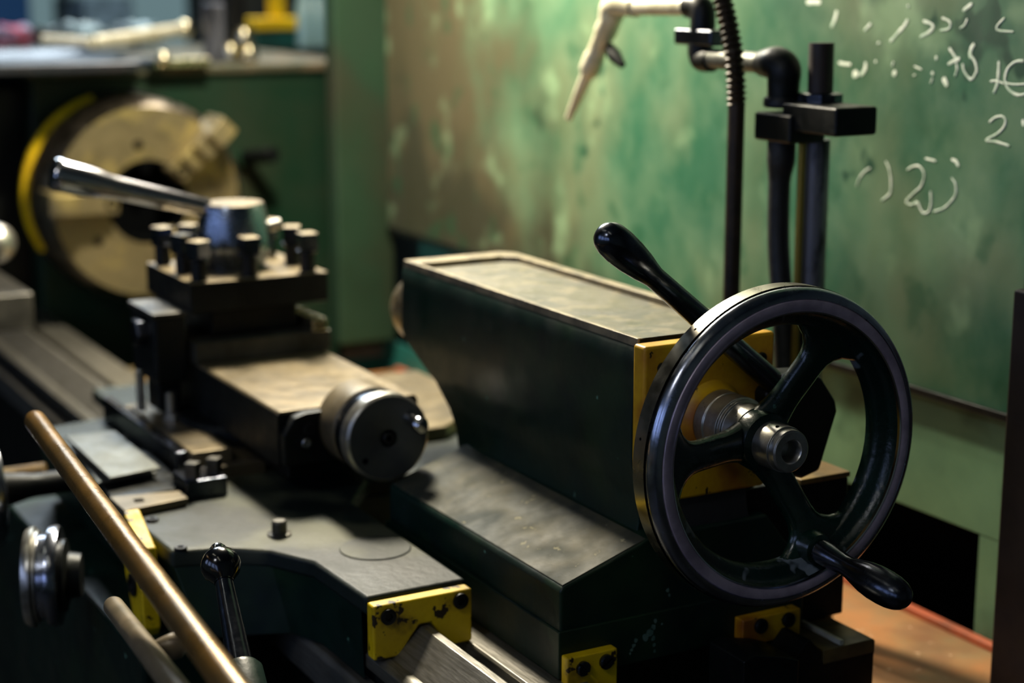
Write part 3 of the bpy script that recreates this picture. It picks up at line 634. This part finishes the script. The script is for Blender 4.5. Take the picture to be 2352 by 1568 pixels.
# ================================================================ SPLASH GUARD + PANELS
GY = .35
sg = thing('splash_guard', (-.8, GY, 0), 'tall mottled green sheet metal splash guard with chalk figures behind the tailstock', 'splash guard')
box('guard_sheet', -1.460, -.088, GY, GY+.004, -.0465, .75, 'guard', sg, .0008)
box('guard_hem', -1.46, -.09, GY-.004, GY+.004, -.053, -.0455, 'castdark', sg, .0008)
SC = [
 ([(1853,5),(1886,5)],9),([(1923,24),(1918,44),(1910,63)],7),([(2001,54),(1986,70)],5),([(2086,10),(2087,18)],4),([(2086,44),(2077,60),(2066,72),(2045,96)],5.5),([(2018,96),(2019,101)],7),
 ([(2121,48),(2138,54),(2144,62),(2134,74),(2114,85)],5),([(2164,41),(2180,48),(2184,58),(2178,67),(2160,70)],4),([(2234,8),(2212,25)],5.5),([(2223,43),(2216,58),(2206,65)],4),
 ([(2308,41),(2293,57),(2290,66),(2299,71),(2328,73)],3.5),([(1927,144),(1940,147),(1955,148)],6),([(1964,162),(1967,178)],15),([(1989,142),(1987,160),(1976,174)],7),([(2010,141),(2014,142)],5),
 ([(2052,165),(2058,172)],12),([(2053,141),(2050,152)],4),([(2100,152),(2118,160)],3),([(2098,174),(2103,172)],3),([(2151,128),(2151,138)],5),([(2141,165),(2144,172)],6),([(2143,178),(2138,192)],3),
 ([(2167,178),(2176,198)],9),([(2181,110),(2190,124),(2197,135)],5),([(2178,148),(2192,140),(2206,134)],6),([(2196,140),(2199,158),(2194,176)],4),
 ([(2239,101),(2233,108),(2229,122),(2230,134)],7),([(2212,146),(2214,160),(2222,174),(2232,182),(2240,172),(2244,160),(2240,142),(2231,128)],4.5),
 ([(2295,140),(2294,165),(2291,192),(2283,214)],5),([(2275,187),(2290,186),(2306,192)],3.5),
 ([(2352,140),(2340,140),(2326,146),(2314,160),(2309,180),(2313,198),(2324,211),(2340,218),(2356,216)],4.5),([(2309,190),(2330,194),(2356,193)],3),
 ([(2273,281),(2286,270),(2302,267),(2310,276),(2306,292),(2290,308),(2265,322),(2290,326),(2319,335)],4),([(2350,274),(2352,290)],6),
 ([(2000,385),(1986,394),(1974,410),(1968,428)],3),([(2035,370),(2042,385),(2046,405),(2047,425),(2044,445),(2026,460)],3.8),
 ([(2084,390),(2098,382),(2112,382),(2122,395),(2122,412),(2114,430),(2100,443),(2082,462),(2094,470),(2108,465),(2114,478),(2122,489),(2133,486),(2139,468),(2138,438)],3.8),
 ([(2126,364),(2150,370)],4),([(2186,366),(2196,370),(2202,382)],6),([(2186,408),(2195,422),(2196,445),(2185,462),(2168,478),(2145,486)],3.4),([(2104,462),(2107,470)],7)]
for pts, w in SC:
    ck_bm = bmesh.new()
    P3 = [at(a, b, y=GY) for a, b in pts]
    q = [P3[0]*2-P3[1]]+P3+[P3[-1]*2-P3[-2]]; fine = []
    for i in range(1, len(q)-2):
        for s_ in range(6):
            t = s_/6; a, b, c, d = q[i-1:i+3]; fine.append(.5*((2*b)+(c-a)*t+(2*a-5*b+4*c-d)*t*t+(3*b-a-3*c+d)*t**3))
    fine.append(P3[-1]); hwid = w*.5*1.62/FPX*1.4; pv = None; seg_ = len(fine)
    for i, p in enumerate(fine):
        T = (fine[min(i+1, seg_-1)]-fine[max(i-1, 0)]); nn = V((-T.z, 0, T.x)).normalized() if T.length > 1e-7 else V((1, 0, 0))
        k = hwid*(.75+.4*random.random())*(1 if 0 < i < seg_-1 else .6)
        cur = [ck_bm.verts.new((p.x+nn.x*s_*k, GY-.0004-(.0004 if s_ == 0 else 0), p.z+nn.z*s_*k)) for s_ in (-1, 0, 1)]
        if pv:
            ck_bm.faces.new((pv[0], cur[0], cur[1], pv[1])); ck_bm.faces.new((pv[1], cur[1], cur[2], pv[2]))
        pv = cur
    cw = finish('chalk_mark', ck_bm, 'chalk', sg); cw['label'] = 'white chalk stroke'
lpn = thing('lower_back_panel', (-.7, .38, -.2), 'pale green lower panel under the chalk-marked splash guard', 'panel')
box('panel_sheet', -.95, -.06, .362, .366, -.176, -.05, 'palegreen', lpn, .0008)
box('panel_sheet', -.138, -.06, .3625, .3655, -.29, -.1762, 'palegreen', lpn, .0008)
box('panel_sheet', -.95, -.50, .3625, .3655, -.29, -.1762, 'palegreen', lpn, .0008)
box('shadow_sheet', -.56, -.06, .47, .474, -.34, -.10, 'bore', lpn, .0008)  # black sheet behind the panel gap, standing in for cast shadow
box('panel_sheet', -1.38, -.951, .3645, .3675, -.285, -.054, 'teal', lpn, .0008)
box('panel_sheet', -1.70, -1.381, .3645, .3675, -.40, -.24, 'teal', lpn, .0008)
tag(box('guard_post', -.028, .11, .275, .315, -1.15, .09, 'post', None, .003), 'dark brown upright post at the right end of the splash guard', 'post')
pan = thing('chip_pan', (-.6, .2, -.3), 'rusty orange-brown chip pan under the bed behind the tailstock', 'chip pan')
box('pan_floor', -1.46, .02, .143, .361, -.30, -.2835, 'rust', pan, .001)
box('pan_lip', -1.45, -.01, .352, .3615, -.2835, -.276, 'rustlip', pan, .001)

# ================================================================ COOLANT PIPING
PY = .215
CY = .185
def pt(a, b, y=PY): return at(a, b, y=y)
cp = thing('coolant_pipe', pt(1800, 240), 'jointed coolant pipe with pale metal nozzle above the tailstock', 'coolant pipe')
tube('nozzle_tip', [pt(1306, 272), pt(1326, 225), pt(1352, 165)], [.0042, .0062, .0078], 'nozzle', cp, 24)
tube('nozzle_body', [pt(1350, 170), pt(1354, 160), pt(1366, 130), pt(1368, 125), pt(1388, 80), pt(1390, 74), pt(1410, 28)], [.009, .0118, .0118, .0105, .0115, .0128, .0122], 'nozzle', cp, 24)
tube('nozzle_tap', [pt(1398, 108), pt(1412, 128), pt(1430, 150)], [.006, .008, .004], 'castdark', cp, 12)
tube('elbow', [pt(1400, 45), pt(1408, 18), pt(1430, 8), pt(1462, 14)], [.0125, .014, .014, .012], 'nozzle', cp, 24, 6)
tube('upper_pipe', [pt(1440, 14), pt(1604, 14)], .0098, 'nozzle', cp, 24)
tube('elbow', [pt(1585, 13), pt(1606, 16), pt(1614, 30), pt(1614, 75)], .0128, 'castdark', cp, 24, 6)
box('valve_block', pt(1568, 95).x, pt(1655, 95).x, PY-.012, PY+.012, pt(1610, 104).z, pt(1610, 66).z, 'darksteel', cp, .003)
tube('valve_stem', [pt(1608, 100), pt(1608, 128)], .0125, 'castdark', cp, 20)
tube('elbow', [pt(1608, 118), pt(1612, 136), pt(1635, 138)], .012, 'castdark', cp, 24, 6)
tube('lower_pipe', [pt(1618, 132), pt(1765, 146)], .0100, 'pipe', cp, 24)
tube('elbow', [pt(1752, 145), pt(1782, 146), pt(1800, 160), pt(1800, 190), pt(1798, 232)], [.0125, .0165, .0165, .0155, .0148], 'castdark', cp, 24, 6)
lathe('pipe_collar', pt(1797, 222), (0, 0, -1), [(0, .0165), (.003, .018), (.008, .018), (.01, .016)], 'castdark', cp, n=24)
pa, pb = pt(1745, 250), pt(1845, 320); pc = pt(1958, 250)
box('clamp_block', pa.x+.02, pt(1860, 250).x, PY-.022, PY+.02, pb.z-.003, pa.z, 'castdark', cp, .003)
tube('down_hose', [pt(1796, 315), pt(1794, 370), pt(1790, 420), pt(1788, 560), pt(1797, 700), pt(1806, 860), pt(1812, 1000)], [.0135, .0135, .0105, .0105, .0105, .0108, .011], 'hose', cp, 20, 4)
pp = thing('support_pole', pt(1870, 1000), 'scuffed steel pole with collar and clamp arm behind the handwheel', 'pole')
tube('pole', [pt(1887, 98, PY+.02), pt(1884, 215, PY+.02)], .0118, 'post', pp, 10)
lathe('pole_collar', pt(1884, 212, PY+.02), (0, 0, -1), [(0, .019), (.001, .0215), (.009, .0215), (.0105, .017), (.016, .0165)], 'darksteel', pp, n=10)
box('clamp_arm', pt(1830, 250).x, pc.x, PY-.018, PY+.03, pt(1990, 318).z, pt(1990, 250).z, 'castdark', pp, .003)
P0 = pt(1874, 320, PY+.02)
tube('pole', [P0, V((P0.x, P0.y, -.262))], .0135, 'pole', pp, 32)
tube('oil_line', [pt(1843, 330), V((pt(1843, 330).x, PY, -.262))], .0038, 'brass', pp, 12)
fc = []
for i in range(60):
    t = i/59; k = .0092 if i % 2 else .0078
    fc.append((t, k))
cpts = [pt(1648, -60, CY), pt(1660, 0, CY), pt(1674, 60, CY), pt(1685, 120, CY), pt(1690, 185, CY), pt(1692, 240, CY)]
bm = bmesh.new(); dense = []
for i in range(len(cpts)-1):
    for s_ in range(16): dense.append(cpts[i].lerp(cpts[i+1], s_/16))
dense.append(cpts[-1])
fx = thing('flexible_conduit', pt(1692, 600, CY), 'dark ribbed flexible conduit rising left of the coolant clamp', 'conduit')
bm_tube(bm, dense, [(.0098, .0094, .0074, .0078)[i % 4] for i in range(len(dense))], 20); finish('ribbed_hose', bm, 'conduit', fx, ang=60)
q0 = pt(1692, 235, CY); tube('straight_tube', [q0, V((q0.x, q0.y, -.262))], .0082, 'conduit', fx, 24)
box('pole_foot', q0.x-.03, P0.x+.025, CY-.02, .26, -.2835, -.262, 'castdark', pp, .003)

# ================================================================ FOREGROUND RODS AND LEFT CONTROLS
rA, rB = V((-.444, -.462, -.026)), V((.13, -.491, -.047)); rd = rB-rA
rl = rd.length*1.25
tag(lathe('control_rod', rA, rd, [(0, 0), (.001, .005), (.004, .0078), (.009, .0092), (.02, .0095), (rl, .0095)], 'rod', None, n=40), 'long brown oily round rod crossing the lower left foreground', 'rod')
rA, rB = V((-.195, -.47, -.1135)), V((.043, -.495, -.082)); rd = rB-rA
rA = CAM+(RT*((258-1176)/FPX)-UP*((1388-784)/FPX)+FW)*1.27; rB = CAM+(RT*((395-1176)/FPX)-UP*((1568-784)/FPX)+FW)*1.06; rd = rB-rA
sr = thing('lower_control_rod', rA, 'shorter grey-brown rod below the long brown rod with a round side knob', 'rod')
lathe('rod_shaft', rA, rd, [(0, 0), (.0008, .0045), (.003, .0068), (.007, .0076), (rd.length*1.4, .008)], 'rodgrey', sr, n=36)
sk = CAM+(RT*((352-1176)/FPX)-UP*((1486-784)/FPX)+FW)*1.17
lathe('rod_knob', sk, (.3, .9, 0), [(0, .004), (.008, .0075), (.014, .0095), (.019, .0085), (.022, .004), (.0225, 0)], 'rodgrey', sr, n=24)
hwl = thing('carriage_handwheel', (-.62, -.46, -.12), 'edge of a steel carriage handwheel cut off at the left side of the frame', 'handwheel')
c = CAM+(RT*((-34-1176)/FPX)-UP*((1130-784)/FPX)+FW)*1.75
lathe('wheel_rim', c, (0, -1, 0), [(-.012, .049), (-.01, .056), (0, .059), (.01, .056), (.012, .049), (.006, .044), (-.006, .044), (-.012, .049)], 'steel', hwl, n=72, close=False)
lathe('wheel_shaft', c, (0, 1, 0), [(-.01, .02), (.01, .02), (.05, .012), (.1, .012)], 'castdark', hwl, n=32)
for a in (0, 120, 240):
    e = V((math.cos(math.radians(a)), 0, math.sin(math.radians(a)))); cyl('wheel_spoke', c+e*.01, c+e*.05, .006, 'steel', hwl)
s2 = CAM+(RT*((105-1176)/FPX)-UP*((1085-784)/FPX)+FW)*1.85
tag(cyl('shaft_stub', s2, s2+V((-.02, -.045, -.006)), .011, 'traytan', None), 'short tan shaft stub between the left handwheel and the brown rod', 'shaft')
c2 = CAM+(RT*((62-1176)/FPX)-UP*((1325-784)/FPX)+FW)*1.6
gd = thing('graduated_feed_dial', c2, 'stack of ribbed steel feed dial rings at the lower left edge', 'dial')
lathe('dial_ring', c2, (.35, .9, .0), [(0, .018), (0, .044), (.004, .0465), (.008, .0465), (.009, .043), (.012, .043)], 'hub', gd, n=72)
lathe('dial_ring', c2, (.35, .9, .0), [(.012, .04), (.02, .0405), (.021, .0465), (.027, .0475), (.031, .046), (.032, .04)], 'steel', gd, n=72)
lathe('dial_collar', c2, (.35, .9, .0), [(.032, .034), (.036, .034), (.039, .022), (.05, .020)], 'castdark', gd, n=56)
c3 = CAM+(RT*((-10-1176)/FPX)-UP*((558-784)/FPX)+FW)*2.3
bm = bmesh.new(); bmesh.ops.create_uvsphere(bm, u_segments=32, v_segments=20, radius=.027); bmesh.ops.translate(bm, verts=bm.verts, vec=c3)
kn = thing('speed_lever', c3, 'round steel ball lever on a stalk at the left edge beside the chuck', 'lever')
finish('knob_ball', bm, 'hub', kn); cyl('knob_stem', c3, c3+V((-.25, .03, -.04)), .01, 'castdark', kn)
tag(box('gearbox_ledge', *sorted((at(-40, 690, x=-1.35).x-.25, -1.28)), -.33, -.262, at(0, 672, x=-1.3).z-.05, at(0, 672, x=-1.3).z, 'oldsteel', None, .003), 'steel ledge of the feed gearbox at the left edge below the knob', 'ledge')

# ================================================================ ROOM
def struct(o): o['kind'] = 'structure'; return o
struct(box('floor', -6.5, 3.6, -3.3, 2.6, -1.2, -1.15, 'floor', None, 0))
struct(box('wall_far', -6.5, -6.4, -3.2, 2.6, -1.15, 2.6, 'wall', None, 0))
struct(box('wall_back', -6.5, 3.6, 2.5, 2.6, -1.15, 2.6, 'wall', None, 0))
wn = box('window_1', -6.4, -6.38, .55, 2.2, -.05, 1.9, emit('daylight_window_glass', '#7d9a9f', .38), None, 0); struct(wn)
for y in (.53, 1.1, 1.66, 2.17): box('window_bar', -6.41, -6.36, y, y+.04, -.06, 1.95, 'clutter', wn, 0)
struct(box('wall_front', -6.5, 3.6, -3.3, -3.2, -1.15, 2.6, 'wall', None, 0))
struct(box('wall_right', 3.5, 3.6, -3.2, 2.5, -1.15, 2.6, 'wall', None, 0))
struct(box('ceiling', -6.5, 3.6, -3.3, 2.6, 2.6, 2.7, 'wall', None, 0))
wg = emit('added_window_glow', '#b4c6ff', 4.2)  # unseen window row, added to give the bare metal bright reflections
for k, x in enumerate((-1.9, -.6, .7, 2.0)):
    w_ = struct(box('window_%d' % (k+2), x, x+.85, -3.22, -3.2, .3, 1.2, wg, None, 0))
    for z in (.28, .73, 1.18): box('window_bar', x-.03, x+.88, -3.23, -3.18, z, z+.04, 'clutter', w_, 0)
    for dx in (-.03, .41, .85): box('window_bar', x+dx, x+dx+.03, -3.23, -3.18, .3, 1.2, 'clutter', w_, 0)
tubes = emit('added_tube_glow', '#fff3dc', 4)  # ceiling tubes out of view, added for long highlights on rods and handles
for k, (x, y, lab) in enumerate(((-.9, -1.5, 'added unseen ceiling tube lamp over the aisle near the chuck'), (1.2, -1.3, 'added unseen ceiling tube lamp over the aisle behind the camera'))):
    tl = thing('added_tube_lamp', (x, y, 2.45), lab, 'lamp', 'added ceiling tube lamps')
    box('lamp_housing', x-.75, x+.75, y-.09, y+.09, 2.3, 2.36, 'palegreen', tl, .005)
    cyl('tube', (x-.7, y, 2.27), (x+.7, y, 2.27), .03, tubes, tl, bevel=0)
    for dx in (-.5, .5): cyl('hanger', (x+dx, y, 2.36), (x+dx, y, 2.6), .006, 'black', tl)
cb = thing('cabinet_stand', (-1, 0, -1.15), 'dark green machine stand under the lathe bed', 'machine stand')
box('stand_body', -2.5, -.15, -.24, .33, -1.15, -.475, 'dkgreen', cb, .01)
# shop clutter far behind the headstock
box_ = lambda n, a, b, c_, d, e, f, m_, l, ct_: tag(box(n, a, b, c_, d, e, f, m_, None, .01), l, ct_)
box_('workbench', -5.2, -4.2, -.2, 1.6, -1.15, -.1, 'clutter', 'dark workbench far behind the headstock', 'workbench')
box_('parts_bin', -4.9, -4.5, .70, .86, -.1, .27, 'bluegrey', 'pale blue grey bin on the far workbench', 'bin')
box_('storage_box', -4.8, -4.5, .28, .53, -.1, .34, mat('dull_blue_plastic', '#2a5f96', None, rough=.5), 'blue storage box on the far workbench', 'box')
box_('machine_column', -4.1, -3.7, .90, 1.12, -1.15, 1.6, 'clutter', 'dark machine column standing beyond the headstock', 'machine')

# ================================================================ LIGHTS
def area(name, loc, target, size, power, col, sy=None):
    l = bpy.data.lights.new(name, 'AREA'); l.energy = power; l.color = col; l.size = size
    if sy: l.shape = 'RECTANGLE'; l.size_y = sy
    o = bpy.data.objects.new(name, l); COL.objects.link(o); o.location = loc
    o.rotation_euler = (V(target)-V(loc)).to_track_quat('-Z', 'Y').to_euler(); return o
area('lamp_machine', (-1.0, .03, .78), (-.75, .06, 0), .13, 22, (1, .89, .68), .2)
area('lamp_overhead', (-2.05, .42, 1.5), (-1.6, .1, 0), .6, 16, (1, .92, .8), .6)
area('lamp_aisle', (.5, -1.65, 1.35), (-.1, -.1, -.1), .3, 2.5, (.95, .96, 1), .3)
area('lamp_rear_window', (-3.4, .3, 1.6), (-2.3, .1, .1), .8, 18, (.75, .88, 1))
W = bpy.data.worlds.new('world'); S.world = W; W.use_nodes = True
W.node_tree.nodes['Background'].inputs[0].default_value = (.06, .17, .32, 1); W.node_tree.nodes['Background'].inputs[1].default_value = .11

# ================================================================ CAMERA
cd = bpy.data.cameras.new('camera'); cam = bpy.data.objects.new('camera', cd); COL.objects.link(cam)
cam.matrix_world = Matrix.Translation(CAM) @ Matrix((RT, UP, -FW)).transposed().to_4x4()
cd.sensor_width = 36; cd.lens = FPX/2352*36; cd.clip_start = .05
cd.dof.use_dof = True; cd.dof.focus_distance = 1.31; cd.dof.aperture_fstop = 3.4; 
S.camera = cam
S.view_settings.view_transform = 'Standard'; S.view_settings.look = 'None'; S.view_settings.gamma = 1; S.view_settings.use_curve_mapping = False
S.view_settings.exposure = .7
